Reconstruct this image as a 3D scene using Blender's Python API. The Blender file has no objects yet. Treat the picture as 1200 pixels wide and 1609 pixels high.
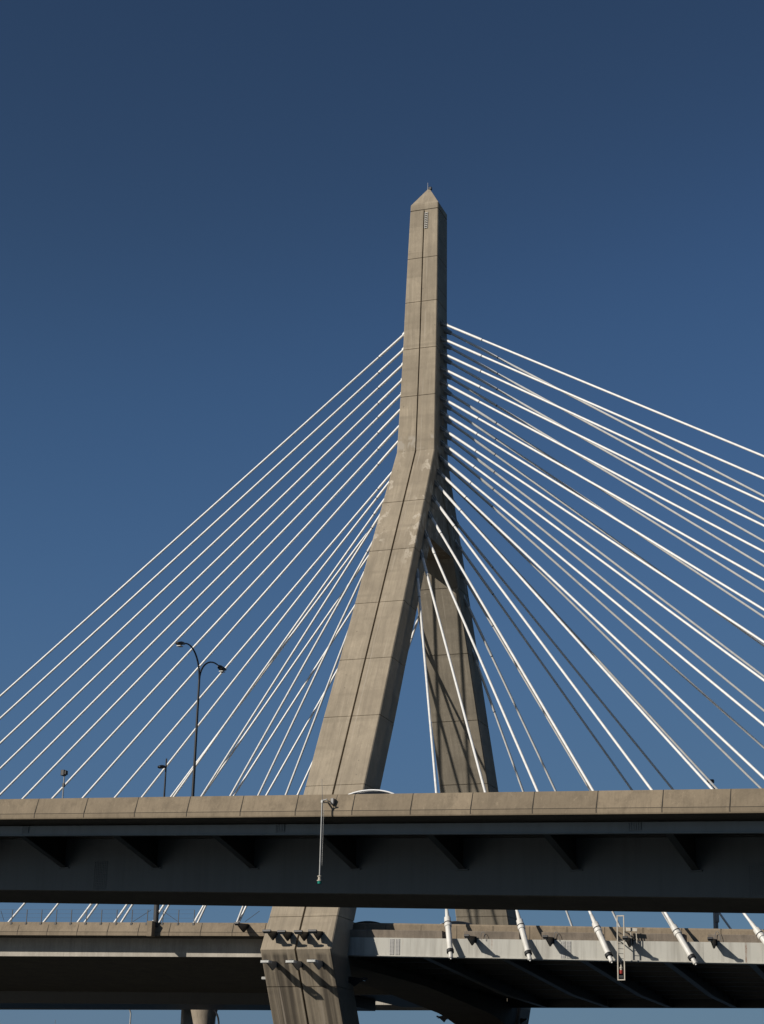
import bpy, math, random
from mathutils import Vector, Matrix
random.seed(7)
R = math.radians
scene = bpy.context.scene
col = scene.collection
H = 1.8                                       # eye height above the water

# ------------------------------------------------------------------ camera
PITCH, ROLL, FPX = R(18.6), 0.025, 3000.0
fw = Vector((0, math.cos(PITCH), math.sin(PITCH)))
up = Vector((0, -math.sin(PITCH), math.cos(PITCH)))
rt = Vector((1, 0, 0))
CR = rt*math.cos(ROLL) + up*math.sin(ROLL)
CU = up*math.cos(ROLL) - rt*math.sin(ROLL)
EYE = Vector((0, 0, H))
cam = bpy.data.cameras.new('camera'); cam.sensor_fit = 'HORIZONTAL'; cam.sensor_width = 36
cam.lens = 36*FPX/1200; cam.clip_start = 0.5; cam.clip_end = 9000
co = bpy.data.objects.new('camera', cam); col.objects.link(co)
M = Matrix((CR, CU, -fw)).transposed().to_4x4(); M.translation = EYE
co.matrix_world = M; scene.camera = co

def ray(x, y): return (fw*FPX + CR*(x-600) - CU*(y-804.5)).normalized()
def proj(P):
    d = P - EYE; Z = d.dot(fw)
    return 600 + FPX*d.dot(CR)/Z, 804.5 - FPX*d.dot(CU)/Z

class Frame:                                  # t along the road to the right, s towards the viewer's bank, z up
    def __init__(self, deg, O):
        th = R(deg); self.a = Vector((math.cos(th), -math.sin(th), 0)); self.n = Vector((-math.sin(th), -math.cos(th), 0))
        self.O = Vector((O[0], O[1], 0)); self.rot = -th
    def w(self, t, s, z): return self.O + self.a*t + self.n*s + Vector((0, 0, z))
    def at_s(self, x, y, s):                  # where the line of sight meets the vertical plane s
        P0 = self.w(0, s, 0); d = ray(x, y)
        P = EYE + d*((P0-EYE).dot(self.n)/d.dot(self.n)); q = P - self.O
        return Vector((q.dot(self.a), q.dot(self.n), P.z))
d = ray(674, 297); B = Frame(20, (EYE + d*(150/d.y)))
d = ray(553, 1280); V = Frame(26, (EYE + d*(80/d.y)))
def linez(F, s, p, q):                        # straight grade line through two sighted points
    A, C = F.at_s(*p, s), F.at_s(*q, s); m = (C.z-A.z)/(C.x-A.x)
    return lambda t: A.z + m*(t-A.x)

# ------------------------------------------------------------------ mesh helpers (local coords x=t, y=-s, z)
class MB:
    def __init__(self): self.v = []; self.f = []
    def add(self, vs, fs):
        k = len(self.v); self.v += [tuple(v) for v in vs]; self.f += [tuple(i+k for i in f) for f in fs]; return self
    def box(self, x0, x1, y0, y1, z0, z1):
        return self.add([(x0,y0,z0),(x1,y0,z0),(x1,y1,z0),(x0,y1,z0),(x0,y0,z1),(x1,y0,z1),(x1,y1,z1),(x0,y1,z1)],
                        [(0,3,2,1),(4,5,6,7),(0,1,5,4),(1,2,6,5),(2,3,7,6),(3,0,4,7)])
    def tube(self, p, q, r0, r1=None, n=12, cap=True):
        return self.path([p, q], [r0, r0 if r1 is None else r1], n, cap)
    def path(self, pts, rs, n=12, cap=True):
        pts = [Vector(p) for p in pts]
        if not hasattr(rs, '__len__'): rs = [rs]*len(pts)
        t0 = (pts[1]-pts[0]).normalized(); u = t0.orthogonal().normalized()
        vs = []; fs = []
        for i, p in enumerate(pts):
            t = (pts[min(i+1, len(pts)-1)] - pts[max(i-1, 0)]).normalized()
            u = (u - t*u.dot(t)).normalized(); w = t.cross(u)
            for k in range(n):
                a = 2*math.pi*k/n; vs.append(p + (u*math.cos(a) + w*math.sin(a))*rs[i])
        for i in range(len(pts)-1):
            for k in range(n):
                fs.append((i*n+k, i*n+(k+1) % n, (i+1)*n+(k+1) % n, (i+1)*n+k))
        if cap: fs.append(tuple(range(n))[::-1]); fs.append(tuple((len(pts)-1)*n+k for k in range(n)))
        return self.add(vs, fs)
    def bar(self, p, q, w, h, upv=(0, 0, 1)):     # rectangular bar from p to q
        p, q = Vector(p), Vector(q); t = (q-p).normalized(); s_ = t.cross(Vector(upv)).normalized(); u_ = s_.cross(t)
        vs = []
        for c in (p, q):
            for a, b in ((-1,-1),(1,-1),(1,1),(-1,1)): vs.append(c + s_*a*w/2 + u_*b*h/2)
        return self.add(vs, [(0,1,2,3),(7,6,5,4),(0,4,5,1),(1,5,6,2),(2,6,7,3),(3,7,4,0)])
    def loft(self, rings, cap=True):
        n = len(rings[0]); vs = [v for r in rings for v in r]; fs = []
        for i in range(len(rings)-1):
            for k in range(n): fs.append((i*n+k, i*n+(k+1) % n, (i+1)*n+(k+1) % n, (i+1)*n+k))
        if cap: fs.append(tuple(range(n))[::-1]); fs.append(tuple((len(rings)-1)*n+k for k in range(n)))
        return self.add(vs, fs)
    def prism(self, prof, t0, t1, zf, step=6.0, cuts=()):
        """profile (s,z offset) swept along t; zf(t) is the grade. cuts: joints pressed in as shallow grooves"""
        ts = [t0]; k = 1
        while t0+step*k < t1-1e-6: ts.append(t0+step*k); k += 1
        ts.append(t1)
        return self.loft([[(t, -s, zf(t)+z) for s, z in prof] for t in ts])
    def build(self, name, mat, parent=None, smooth=False, bevel=0, loc=None, rotz=None):
        import bmesh
        me = bpy.data.meshes.new(name); me.from_pydata(self.v, [], self.f)
        bm = bmesh.new(); bm.from_mesh(me); bmesh.ops.recalc_face_normals(bm, faces=bm.faces); bm.to_mesh(me); bm.free()
        if smooth:
            for p in me.polygons: p.use_smooth = True
            me.set_sharp_from_angle(angle=R(40))
        me.materials.append(mat)
        o = bpy.data.objects.new(name, me); col.objects.link(o); o.parent = parent
        if bevel:
            b = o.modifiers.new('bevel', 'BEVEL'); b.width = bevel; b.segments = 2; b.limit_method = 'ANGLE'; b.angle_limit = R(35)
        if loc is not None: o.location = loc
        if rotz is not None: o.rotation_euler.z = rotz
        return o

def tag(o, label=None, cat=None, group=None, kind=None):
    if label: o['label'] = label
    if cat: o['category'] = cat
    if group: o['group'] = group
    if kind: o['kind'] = kind
    return o
def empty(name, loc, rz=0, label=None, cat=None, group=None):
    o = bpy.data.objects.new(name, None); o.empty_display_size = .3; col.objects.link(o)
    o.location = loc; o.rotation_euler.z = rz; return tag(o, label, cat, group)
def copy_tree(o, parent=None):
    c = o.copy(); col.objects.link(c); c.parent = parent
    for ch in list(o.children): copy_tree(ch, c)
    return c

# ------------------------------------------------------------------ materials
class NT:
    def __init__(self, name):
        self.m = bpy.data.materials.new(name); self.m.use_nodes = True; self.t = self.m.node_tree
        self.b = self.t.nodes['Principled BSDF']; self.tc = self.n('ShaderNodeTexCoord')
    def n(self, k, **kw):
        x = self.t.nodes.new(k)
        for a, v in kw.items(): setattr(x, a, v)
        return x
    def l(self, a, b): self.t.links.new(a, b)
    def coord(self, scale, loc=(0, 0, 0)):
        mp = self.n('ShaderNodeMapping'); mp.inputs['Scale'].default_value = scale; mp.inputs['Location'].default_value = loc
        self.l(self.tc.outputs['Object'], mp.inputs['Vector']); return mp.outputs[0]
    def noise(self, scale, detail=6, rough=.6, loc=(0, 0, 0), dist=0):
        x = self.n('ShaderNodeTexNoise'); x.inputs['Scale'].default_value = 1; x.inputs['Detail'].default_value = detail
        x.inputs['Roughness'].default_value = rough; x.inputs['Distortion'].default_value = dist
        self.l(self.coord(scale, loc), x.inputs['Vector']); return x.outputs['Fac']
    def ramp(self, fac, lo, hi, c0=(0,0,0,1), c1=(1,1,1,1)):
        r = self.n('ShaderNodeValToRGB'); e = r.color_ramp.elements
        e[0].position = lo; e[1].position = hi; e[0].color = c0; e[1].color = c1
        self.l(fac, r.inputs[0]); return r.outputs[0]
    def math(self, op, a, b):
        x = self.n('ShaderNodeMath', operation=op)
        for i, v in enumerate((a, b)):
            if isinstance(v, (int, float)): x.inputs[i].default_value = v
            else: self.l(v, x.inputs[i])
        return x.outputs[0]
    def mix(self, fac, a, b, mode='MIX'):
        x = self.n('ShaderNodeMix', data_type='RGBA', blend_type=mode)
        if isinstance(fac, (int, float)): x.inputs[0].default_value = fac
        else: self.l(fac, x.inputs[0])
        for s, v in ((6, a), (7, b)):
            if isinstance(v, (tuple, list)): x.inputs[s].default_value = (*v[:3], 1)
            else: self.l(v, x.inputs[s])
        return x.outputs[2]
    def zrange(self, z0, z1, soft=.5):              # 1 between z0 and z1 (object space)
        sp = self.n('ShaderNodeSeparateXYZ'); self.l(self.tc.outputs['Object'], sp.inputs[0])
        a = self.n('ShaderNodeMapRange'); a.inputs[1].default_value = z0-soft; a.inputs[2].default_value = z0+soft; self.l(sp.outputs[2], a.inputs[0])
        b = self.n('ShaderNodeMapRange'); b.inputs[1].default_value = z1+soft; b.inputs[2].default_value = z1-soft; self.l(sp.outputs[2], b.inputs[0])
        return self.math('MULTIPLY', a.outputs[0], b.outputs[0])
    def done(self, color, rough=.85, bump=None, bs=.3, bd=.02, metal=0, spec=None):
        if isinstance(color, (tuple, list)): self.b.inputs['Base Color'].default_value = (*color[:3], 1)
        else: self.l(color, self.b.inputs['Base Color'])
        self.b.inputs['Roughness'].default_value = rough; self.b.inputs['Metallic'].default_value = metal
        if spec is not None: self.b.inputs['Specular IOR Level'].default_value = spec
        if bump is not None:
            x = self.n('ShaderNodeBump'); x.inputs['Strength'].default_value = bs; x.inputs['Distance'].default_value = bd
            self.l(bump, x.inputs['Height']); self.l(x.outputs[0], self.b.inputs['Normal'])
        return self.m

def concrete(name, base, dark=.62, streak=.45, seed=0, forms=0.0, grime=0.0, zforms=1.25, sy=3.2, panel=None):
    N = NT(name); dk = tuple(c*dark for c in base); lt = tuple(min(c*1.22, 1) for c in base)
    c = N.mix(N.ramp(N.noise((.55, .55, .35), 8, .65, (seed, 3, 1)), .32, .68), dk, lt)
    c = N.mix(.42, c, base)
    if panel:                                        # each cast panel has its own tone
        sp = N.n('ShaderNodeSeparateXYZ'); N.l(N.tc.outputs['Object'], sp.inputs[0])
        k = N.math('FLOOR', N.math('DIVIDE', N.math('SUBTRACT', sp.outputs[0], panel[0]), panel[1]), 0)
        wn = N.n('ShaderNodeTexWhiteNoise', noise_dimensions='1D'); N.l(k, wn.inputs['W'])
        c = N.mix(N.math('MULTIPLY', wn.outputs['Value'], .55), c, tuple(x*.66 for x in base))
    st = N.ramp(N.noise((3.2, sy, .14), 5, .6, (seed*3, 1, 7)), .42, .72)
    c = N.mix(N.math('MULTIPLY', st, streak), c, tuple(x*dark*.85 for x in base))
    if forms:                                        # board and lift lines left by the shuttering
        w = N.n('ShaderNodeTexWave', wave_type='BANDS', bands_direction='Z', wave_profile='SIN')
        w.inputs['Scale'].default_value = 1.0; w.inputs['Distortion'].default_value = .35; w.inputs['Detail'].default_value = 2
        N.l(N.coord((0.02, .02, .3142/zforms), (0, 0, seed)), w.inputs['Vector'])
        ln = N.ramp(w.outputs['Fac'], .93, 1.0)
        c = N.mix(N.math('MULTIPLY', N.math('MULTIPLY', ln, N.ramp(N.noise((.3, .3, .3), 2, .5, (4, 4, seed)), .42, .6)), forms), c, tuple(x*.62 for x in base))
        bl = N.noise((.12, .12, 1.1), 1, .3, (0, 0, seed))
        c = N.mix(N.math('MULTIPLY', N.ramp(bl, .45, .56), .22), c, tuple(x*.72 for x in base))
    pit = N.ramp(N.noise((9, 9, 9), 4, .7, (seed, 0, 0)), .3, .48, (1,1,1,1), (0,0,0,1))
    c = N.mix(N.math('MULTIPLY', pit, .25), c, tuple(x*.5 for x in base))
    if grime:
        c = N.mix(N.math('MULTIPLY', N.ramp(N.noise((1.4, 1.4, 1.4), 9, .75, (seed, 9, 2)), .5, .62), grime), c, tuple(x*.5 for x in base))
    return N, c
CON = (.365, .305, .223)
def tower_material(name, seed, CON=CON):
    N, c = concrete(name, CON, .58, .5, seed, forms=.5, zforms=2.2, grime=.22, sy=.25)
    q = N.n('ShaderNodeSeparateXYZ'); N.l(N.tc.outputs['Object'], q.inputs[0])      # each pour has its own tone
    kz = N.math('FLOOR', N.math('DIVIDE', N.math('SUBTRACT', q.outputs[2], .3+H), 2.45), 0)
    kk = N.math('ADD', N.math('MULTIPLY', kz, 2.0), N.math('GREATER_THAN', q.outputs[0], 0.0))
    wn = N.n('ShaderNodeTexWhiteNoise', noise_dimensions='1D'); N.l(kk, wn.inputs['W'])
    c = N.mix(N.math('MULTIPLY', wn.outputs['Value'], .42), c, (CON[0]*.56, CON[1]*.55, CON[2]*.54))
    # run-down streaks under the joints, fine and patchy
    c = N.mix(N.math('MULTIPLY', N.ramp(N.noise((7.5, .2, .35), 6, .7, (seed, 0, 3)), .52, .70), .38), c, tuple(x*.45 for x in CON))
    c = N.mix(N.math('MULTIPLY', N.ramp(N.noise((6, .2, .3), 5, .65, (seed, 5, 9)), .58, .72), .30), c, (.50, .43, .33))
    holes = N.n('ShaderNodeTexVoronoi'); holes.inputs['Scale'].default_value = 1; N.l(N.coord((.8, 0, .82)), holes.inputs['Vector']); holes.inputs['Randomness'].default_value = .15
    c = N.mix(N.ramp(holes.outputs['Distance'], .03, .05, (.6,.6,.6,1), (0,0,0,1)), c, tuple(x*.35 for x in CON))
    # pale repair patches and lime bloom near the bend
    p = N.ramp(N.noise((1.7, 1.7, .75), 3, .45, (seed, 4, 0), .5), .575, .59)
    p2 = N.ramp(N.noise((5, 5, 5), 4, .7), .38, .5)
    sp = N.n('ShaderNodeSeparateXYZ'); N.l(N.tc.outputs['Object'], sp.inputs[0])
    ax = N.math('ABSOLUTE', sp.outputs[0], 0)
    edge = N.ramp(ax, .9, 1.2); edge = N.n('ShaderNodeMapRange'); edge.inputs[1].default_value = .7; edge.inputs[2].default_value = 1.3; N.l(ax, edge.inputs[0])
    msk = N.math('MULTIPLY', N.math('MULTIPLY', p, edge.outputs[0]), N.zrange(44+H, 56+H, 1.0))
    msk = N.math('MULTIPLY', msk, p2)
    c = N.mix(N.math('MULTIPLY', msk, .62), c, (.52, .46, .37))
    # pale band just above the bend
    b = N.math('MULTIPLY', N.zrange(55.4+H, 56.5+H, .15), N.ramp(N.noise((.9, .9, .6), 3, .5, (2, 2, 2)), .5, .54))
    c = N.mix(N.math('MULTIPLY', b, .6), c, (.40, .36, .30))
    # pale vertical trowel line right of the slit
    ab = N.math('ABSOLUTE', N.math('SUBTRACT', sp.outputs[0], .42), 0)
    tl = N.n('ShaderNodeMapRange'); tl.inputs[1].default_value = .05; tl.inputs[2].default_value = .02; N.l(ab, tl.inputs[0])
    c = N.mix(N.math('MULTIPLY', N.math('MULTIPLY', tl.outputs[0], N.ramp(N.noise((.5, .5, .3), 3, .6, (1, 8, 1)), .45, .6)), .5), c, (.40, .35, .28))
    # rain streaks below the knee
    k = N.math('MULTIPLY', N.zrange(-20, 12.3+H, .12), N.ramp(N.noise((2.1, 0, .045), 4, .6, (5, 0, 0)), .40, .62))
    c = N.mix(N.math('MULTIPLY', k, .85), c, (.058, .047, .036))
    k2 = N.math('MULTIPLY', N.zrange(-20, 11.6+H, .5), N.ramp(N.noise((3.6, 0, .06), 3, .5, (9, 0, 0)), .60, .67))
    c = N.mix(N.math('MULTIPLY', k2, .6), c, (.40, .34, .27))
    return N.done(c, .92, N.noise((3, 3, 3), 8, .7), .35, .03)
M_tower = tower_material('tower_concrete', 1)
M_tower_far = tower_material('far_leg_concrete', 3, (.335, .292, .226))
def conc(name, base, **k):
    N, c = concrete(name, base, **k)
    c = N.mix(N.math('MULTIPLY', N.ramp(N.noise((9, 2, .9), 5, .7, (2, 0, 5)), .52, .68), .35), c, tuple(x*.5 for x in base))
    c = N.mix(N.math('MULTIPLY', N.ramp(N.noise((5, 2, 3.5), 6, .75, (7, 3, 5)), .58, .68), .35), c, tuple(min(1, x*1.35) for x in base))
    return N.done(c, .93, N.noise((4, 4, 4), 7, .7), .35, .02)
M_par = conc('parapet_concrete', (.236, .187, .130), dark=.66, streak=.3, seed=4, grime=.42)
M_parv = conc('overpass_parapet_concrete', (.240, .191, .131), dark=.60, streak=.28, seed=5, grime=.45, panel=(0.05, 2.7))
M_curb = conc('curb_concrete', (.225, .185, .145), dark=.6, streak=.6, seed=6, grime=.4)
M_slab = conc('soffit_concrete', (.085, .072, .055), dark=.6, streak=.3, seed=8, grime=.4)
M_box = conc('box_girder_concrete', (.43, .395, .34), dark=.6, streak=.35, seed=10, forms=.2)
M_sof = conc('shaded_soffit_concrete', (.13, .106, .075), dark=.6, streak=.3, seed=14, grime=.5)  # box girder concrete darkened: under-deck shade is put into this colour
M_pier = conc('pier_concrete', (.30, .25, .19), dark=.6, streak=.5, seed=12)
def painted(name, base, stain, amt, rust=0.0, rough=.5):
    N = NT(name)
    st = N.ramp(N.noise((2.6, 2.6, .18), 5, .6, (3, 0, 0)), .45, .75)
    c = N.mix(N.math('MULTIPLY', st, amt), base, stain)
    c = N.mix(N.math('MULTIPLY', N.ramp(N.noise((.5, .5, .5), 6, .6), .35, .7), .3), c, tuple(x*.75 for x in base))
    if rust:
        r = N.ramp(N.noise((2.2, 2.2, .1), 3, .5, (8, 2, 0)), .67, .72)
        c = N.mix(N.math('MULTIPLY', N.math('MULTIPLY', r, N.ramp(N.noise((1, 1, 1.5), 4, .7), .4, .6)), rust), c, (.16, .07, .03))
    return N.done(c, rough, N.noise((1.5, 1.5, 1.5), 4, .6), .12, .02)
M_white = painted('white_girder_paint', (.42, .408, .36), (.225, .21, .18), .95, .9)
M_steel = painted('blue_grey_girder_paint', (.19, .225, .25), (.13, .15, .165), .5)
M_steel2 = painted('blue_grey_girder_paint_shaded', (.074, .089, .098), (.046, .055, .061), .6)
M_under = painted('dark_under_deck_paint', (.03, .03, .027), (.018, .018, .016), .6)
M_flange = painted('floor_beam_paint', (.10, .096, .085), (.06, .056, .05), .5)
M_brk = painted('bracket_paint', (.036, .038, .038), (.022, .023, .023), .5)
def simple(name, c, rough=.5, metal=0, var=.25, spec=None):
    N = NT(name); k = N.mix(N.ramp(N.noise((3, 3, 3), 5, .6), .3, .7), tuple(x*(1-var) for x in c), c)
    return N.done(k, rough, None, metal=metal, spec=spec)
M_cable = simple('white_cable_sheath', (.80, .79, .76), .38, var=.2)
M_pipe = painted('white_anchor_pipe', (.66, .64, .59), (.36, .33, .28), .6, .4, .45)
M_black = simple('black_rubber', (.015, .015, .015), .6)
M_dark = simple('dark_bronze_metal', (.022, .022, .024), .45, .3)
M_galv = simple('galvanised_steel', (.34, .34, .33), .5, .4)
M_pole = simple('grey_pole', (.20, .20, .20), .5, .2)
M_fence = simple('dark_railing_metal', (.07, .07, .07), .6, .2)
M_buff = simple('buff_painted_steel', (.50, .45, .37), .55)
M_joint = simple('joint_shadow_filler', (.045, .038, .03), .95)
M_asph = simple('asphalt', (.05, .05, .05), .95)
M_carw = simple('white_car_paint', (.75, .75, .74), .25, var=.02)
M_card = simple('dark_car_paint', (.025, .028, .035), .25, var=.02)
M_glass = simple('dark_glass', (.012, .015, .018), .08, var=.02)
M_red = simple('red_lamp_glass', (.35, .03, .02), .3)
M_green = simple('green_lamp_glass', (.02, .26, .20), .15)
M_lens = simple('lamp_lens', (.55, .55, .52), .3)

# ------------------------------------------------------------------ ground and water
def sheet(name, x0, x1, y0, y1, z, mat):
    m = MB(); m.add([(x0,y0,z),(x1,y0,z),(x1,y1,z),(x0,y1,z)], [(0,1,2,3)]); return tag(m.build(name, mat), kind='structure')
Ng = NT('bank_soil'); sheet('ground', -4000, 4000, -4000, 7000, -.02, Ng.done(Ng.mix(Ng.ramp(Ng.noise((.2,.2,.2),8,.7),.3,.7),(.02,.022,.014),(.045,.04,.03)),.95))
Nw = NT('river_water'); sheet('water', -1500, 1500, 25, 420, .0, Nw.done((.012,.02,.022), .12, Nw.noise((.6,1.2,1),5,.6), .6, .15))

# ------------------------------------------------------------------ bridge tower
def interp(tab):
    def f(z):
        if z <= tab[0][0]: return tab[0][1] + (tab[1][1]-tab[0][1])/(tab[1][0]-tab[0][0])*(z-tab[0][0])
        for (a, b), (c, e) in zip(tab, tab[1:]):
            if z <= c: return b + (e-b)*(z-a)/(c-a)
        return tab[-1][1]
    return f
Wd = interp([(-2, 5.02), (12.56, 4.98), (24.3, 4.45), (30, 4.36), (35, 4.14), (40, 3.98), (49.9, 3.58), (55.8, 3.28), (60.2, 3.1), (64.6, 2.98), (69, 2.87), (73.2, 2.73), (78.5, 2.54)])
KN = 12.56
Fm = interp([(55.4, 2.27), (60.2, 2.0), (64.6, 1.76), (69, 1.6), (73.2, 1.43), (78.5, 1.2)])      # mast, front face
Dm = interp([(55.4, 3.6), (62, 3.15), (69, 2.8), (78.5, 2.55)])                                  # mast depth
def Fn(z): return 2.27 + (55.2-z)*.5205 if z > KN else 24.465 - (KN-z)*.60                       # outer face of near leg
def Gf(z): return -(1.40 + (55.2-z)*.541) if z > KN else -(24.47 - (KN-z)*.60)                   # outer face of far leg
LEGD = 3.15
bridge = empty('cable_stayed_bridge', B.w(0, 0, 0), B.rot,
    'pale concrete bridge with inverted Y tower, white stay cables and wide road deck', 'bridge')

def ring(z, w, f, b, groove=True, ins=0, g=.055, gd=.35, ch=.07, flip=False):
    """f = grooved outer face, b = other face (s values)"""
    sg = 1 if f > b else -1
    hw = w/2 - ins; f -= sg*ins; b += sg*ins
    gg = g if groove else .001; dd = gd if groove else .001
    pts = [(-hw, f-sg*ch), (-hw+ch, f), (-gg, f), (-gg, f-sg*dd), (gg, f-sg*dd), (gg, f), (hw-ch, f), (hw, f-sg*ch), (hw, b+sg*ch), (hw-ch, b), (-hw+ch, b), (-hw, b+sg*ch)]
    if sg < 0: pts = [(-x, s) for x, s in pts]
    return [(x, -s, z+H) for x, s in pts]
def tower_rings(zs, joints, wf, ff, bf, groove=True, g=.055):
    rr = []; Z = sorted(set(zs))
    ev = [(z, 0) for z in Z] + [(j, 1) for j in joints]
    for z, k in sorted(ev):
        if k:
            for dz, ins in ((-.026, 0), (-.017, .05), (.017, .05), (.026, 0)):
                rr.append(ring(z+dz, wf(z+dz), ff(z+dz), bf(z+dz), groove, ins, g))
        else: rr.append(ring(z, wf(z), ff(z), bf(z), groove, 0, g))
    return rr
m = MB()
m.loft(tower_rings([55.2, 58, 67, 71, 75, 77.85], [60.2, 64.6, 69.0, 73.2], Wd, Fm, lambda z: Fm(z)-Dm(z)))
# solid web joining the legs under the mast
mast = m.build('mast', M_tower, bridge)
m = MB()
zs = [55.198, 54, 52.5, 50, 47.2]
m.loft([[(x*(Wd(z)/2-.12), -s, z+H) for x, s in ((-1, Fn(z)-LEGD+.3), (1, Fn(z)-LEGD+.3), (1, Gf(z)+LEGD-.3), (-1, Gf(z)+LEGD-.3))] for z in zs[::-1] if Fn(z)-LEGD+.3 > Gf(z)+LEGD-.3] or [[(0,0,0)]*4]*2)
m.build('leg_web', M_tower, bridge)
capm = MB()
c0 = [ring(z, Wd(z), Fm(z), Fm(z)-Dm(z), False, i) for z, i in ((77.86, .06), (77.93, .06), (77.94, 0), (78.45, 0))]
capm.loft(c0)
zt = 78.452+H; hw = Wd(78.45)/2; f, b = Fm(78.45), Fm(78.45)-Dm(78.45)
k = .1
capm.loft([[(-hw, -f, zt), (hw, -f, zt), (hw, -b, zt), (-hw, -b, zt)], [(-k, -.0-k, 80.45+H), (k, -.0-k, 80.45+H), (k, -0+k, 80.45+H), (-k, -0+k, 80.45+H)]])
capo = capm.build('cap', M_tower, mast)
MB().box(-.02, .26, -.16, .1, 80.4+H, 80.66+H).build('beacon', M_dark, mast, bevel=.03)
MB().tube((-.12, 0, 80.2+H), (-.12, 0, 81.15+H), .035, .02, 8).build('lightning_rod', M_galv, mast)
m = MB()
for i in range(9):
    z = 77.5 - i*.18; m.box(.1, .34, -Fm(z)-.08, -Fm(z)-.02, z-.022+H, z+.022+H)
for x in (.1, .34): m.bar((x, -Fm(77.6)-.05, 77.6+H), (x, -Fm(76.0)-.05, 76.0+H), .022, .022, (0,1,0))
m.build('service_ladder', M_galv, mast)
J = [14.8, 19.6, 24.45, 30.0, 34.9, 40.0, 45.0, 49.85]
nj = [10.3, 5.5] + J
def leg(nm, ff, sgn, groove=True, mat=M_tower):
    m = MB()
    m.loft(tower_rings([-1.9, 2, KN-.001, KN+.001, 22, 33, 43, 53.5, 55.199], nj, Wd, ff, lambda z: ff(z)-sgn*LEGD, groove, .07))
    return m.build(nm, mat, bridge)
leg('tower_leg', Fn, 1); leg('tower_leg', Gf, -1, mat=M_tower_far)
# cross beam between the knees, haunched towards its ends
m = MB()
def cbz(s): return (11.95 if s > 4 else 11.95 - (4-s)*.045) - (.9*((-13-s)/9)**1.2 if s < -13 else 0)
ss = [-21.6+43.2*i/24 for i in range(25)]
m.loft([[(-2.2, -s, cbz(s)+H), (2.2, -s, cbz(s)+H), (2.2, -s, 12.55+H), (-2.2, -s, 12.55+H)] for s in ss])
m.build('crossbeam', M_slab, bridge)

# ------------------------------------------------------------------ right deck (main span)
SE = 21.0
zb = linez(B, SE, (640, 1503), (1200, 1514.5))        # bottom of the white edge girder
zw = linez(B, SE, (640, 1473.5), (1200, 1481))        # its top
zc = linez(B, SE-.1, (640, 1461.5), (1200, 1469))     # top of the outer curb
zp = linez(B, SE-1.8, (640, 1450.5), (1200, 1460))    # top of the parapet
zfar = linez(B, -19, (900, 1583), (1200, 1583.5))
T0, T1 = 1.9, 118.0
def sweep(sec, t0, t1, step=5.4):
    n = max(2, int((t1-t0)/step)+2); return [[(t, -s, z) for s, z in sec(t)] for t in [t0+(t1-t0)*i/(n-1) for i in range(n)]]
m = MB(); m.loft(sweep(lambda t: [(SE, zb(t)+.05), (SE, zw(t)-.003), (SE-.08, zw(t)-.003), (SE-.08, zb(t)+.05)], T0, T1))
girder = m.build('edge_girder', M_white, bridge)
m = MB(); m.loft(sweep(lambda t: [(SE+.14, zb(t)), (SE+.14, zb(t)+.047), (SE-.7, zb(t)+.047), (SE-.7, zb(t))], T0, T1)); m.build('bottom_flange', M_white, girder)
# stiffeners on the inside, slab, far edge
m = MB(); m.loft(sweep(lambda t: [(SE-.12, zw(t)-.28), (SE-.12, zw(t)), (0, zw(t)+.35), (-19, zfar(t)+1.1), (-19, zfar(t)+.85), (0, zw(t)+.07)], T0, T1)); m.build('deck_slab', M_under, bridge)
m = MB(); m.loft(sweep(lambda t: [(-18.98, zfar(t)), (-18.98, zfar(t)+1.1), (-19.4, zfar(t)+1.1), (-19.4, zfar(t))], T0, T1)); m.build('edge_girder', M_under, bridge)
m = MB(); m.loft(sweep(lambda t: [(-19.01, zfar(t)+1.102), (-19.01, zfar(t)+2.0), (-19.3, zfar(t)+2.0), (-19.4, zfar(t)+1.102)], T0, T1)); m.build('parapet', M_par, bridge)
TA = [B.at_s(x, y, SE+.7) for x, y in ((710,1505),(833,1508),(963,1511),(1096,1514),(1228,1517),(1361,1521),(1515,1527),(1664,1530),(1820,1535),(1980,1539),(2128,1543),(2291,1548),(2450,1552),(2640,1557),(2815,1561),(2994,1565),(3180,1570))]
ta = [p.x for p in TA]
def joints(ts, prof, zf, parent):
    """thin dark joint filler, standing a few mm proud of the face along the profile (s,z); one part per joint"""
    for t in ts:
        m = MB(); n = len(prof); v = []
        for s0, z0_ in prof: v += [(t-.02, -s0-.004, zf(t)+z0_), (t+.02, -s0-.004, zf(t)+z0_)]
        m.add(v, [(2*i, 2*i+1, 2*i+3, 2*i+2) for i in range(n-1)]); m.build('joint', M_joint, parent)
m = MB()
zpb = lambda t: zw(t)+.003
m.loft(sweep(lambda t: [(SE-1.8, zp(t)-.10), (SE-1.86, zp(t)), (SE-2.1, zp(t)), (SE-2.25, zpb(t)+.05), (SE-2.25, zpb(t)), (SE-1.05, zpb(t)), (SE-1.05, zpb(t)+.06), (SE-1.8, zpb(t)+.06)], T0, T1))
par = m.build('parapet', M_par, bridge)
hp = zp(10)-zpb(10)
joints([4.35+2.5*i for i in range(18)], [(SE-1.8, .06), (SE-1.8, hp-.10)], zpb, par)
# outer curb blocks with a gap at every stay
edges = [T0] + [x for t in ta for x in (t-.95, t+.55)] + [T1]
for i in range(0, len(edges)-1, 2):
    a0, a1 = edges[i], edges[i+1]
    if a1-a0 < .3: continue
    m = MB(); m.loft([[(t, -s, z) for s, z in ((SE-.12, zw(t)+.006), (SE-.02, zc(t)-.03), (SE-.06, zc(t)), (SE-.95, zc(t)), (SE-1.0, zw(t)+.066), (SE-1.0, zw(t)+.006))] for t in (a0, (a0+a1)/2, a1)])
    m.build('curb_block', M_curb, bridge)
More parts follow.
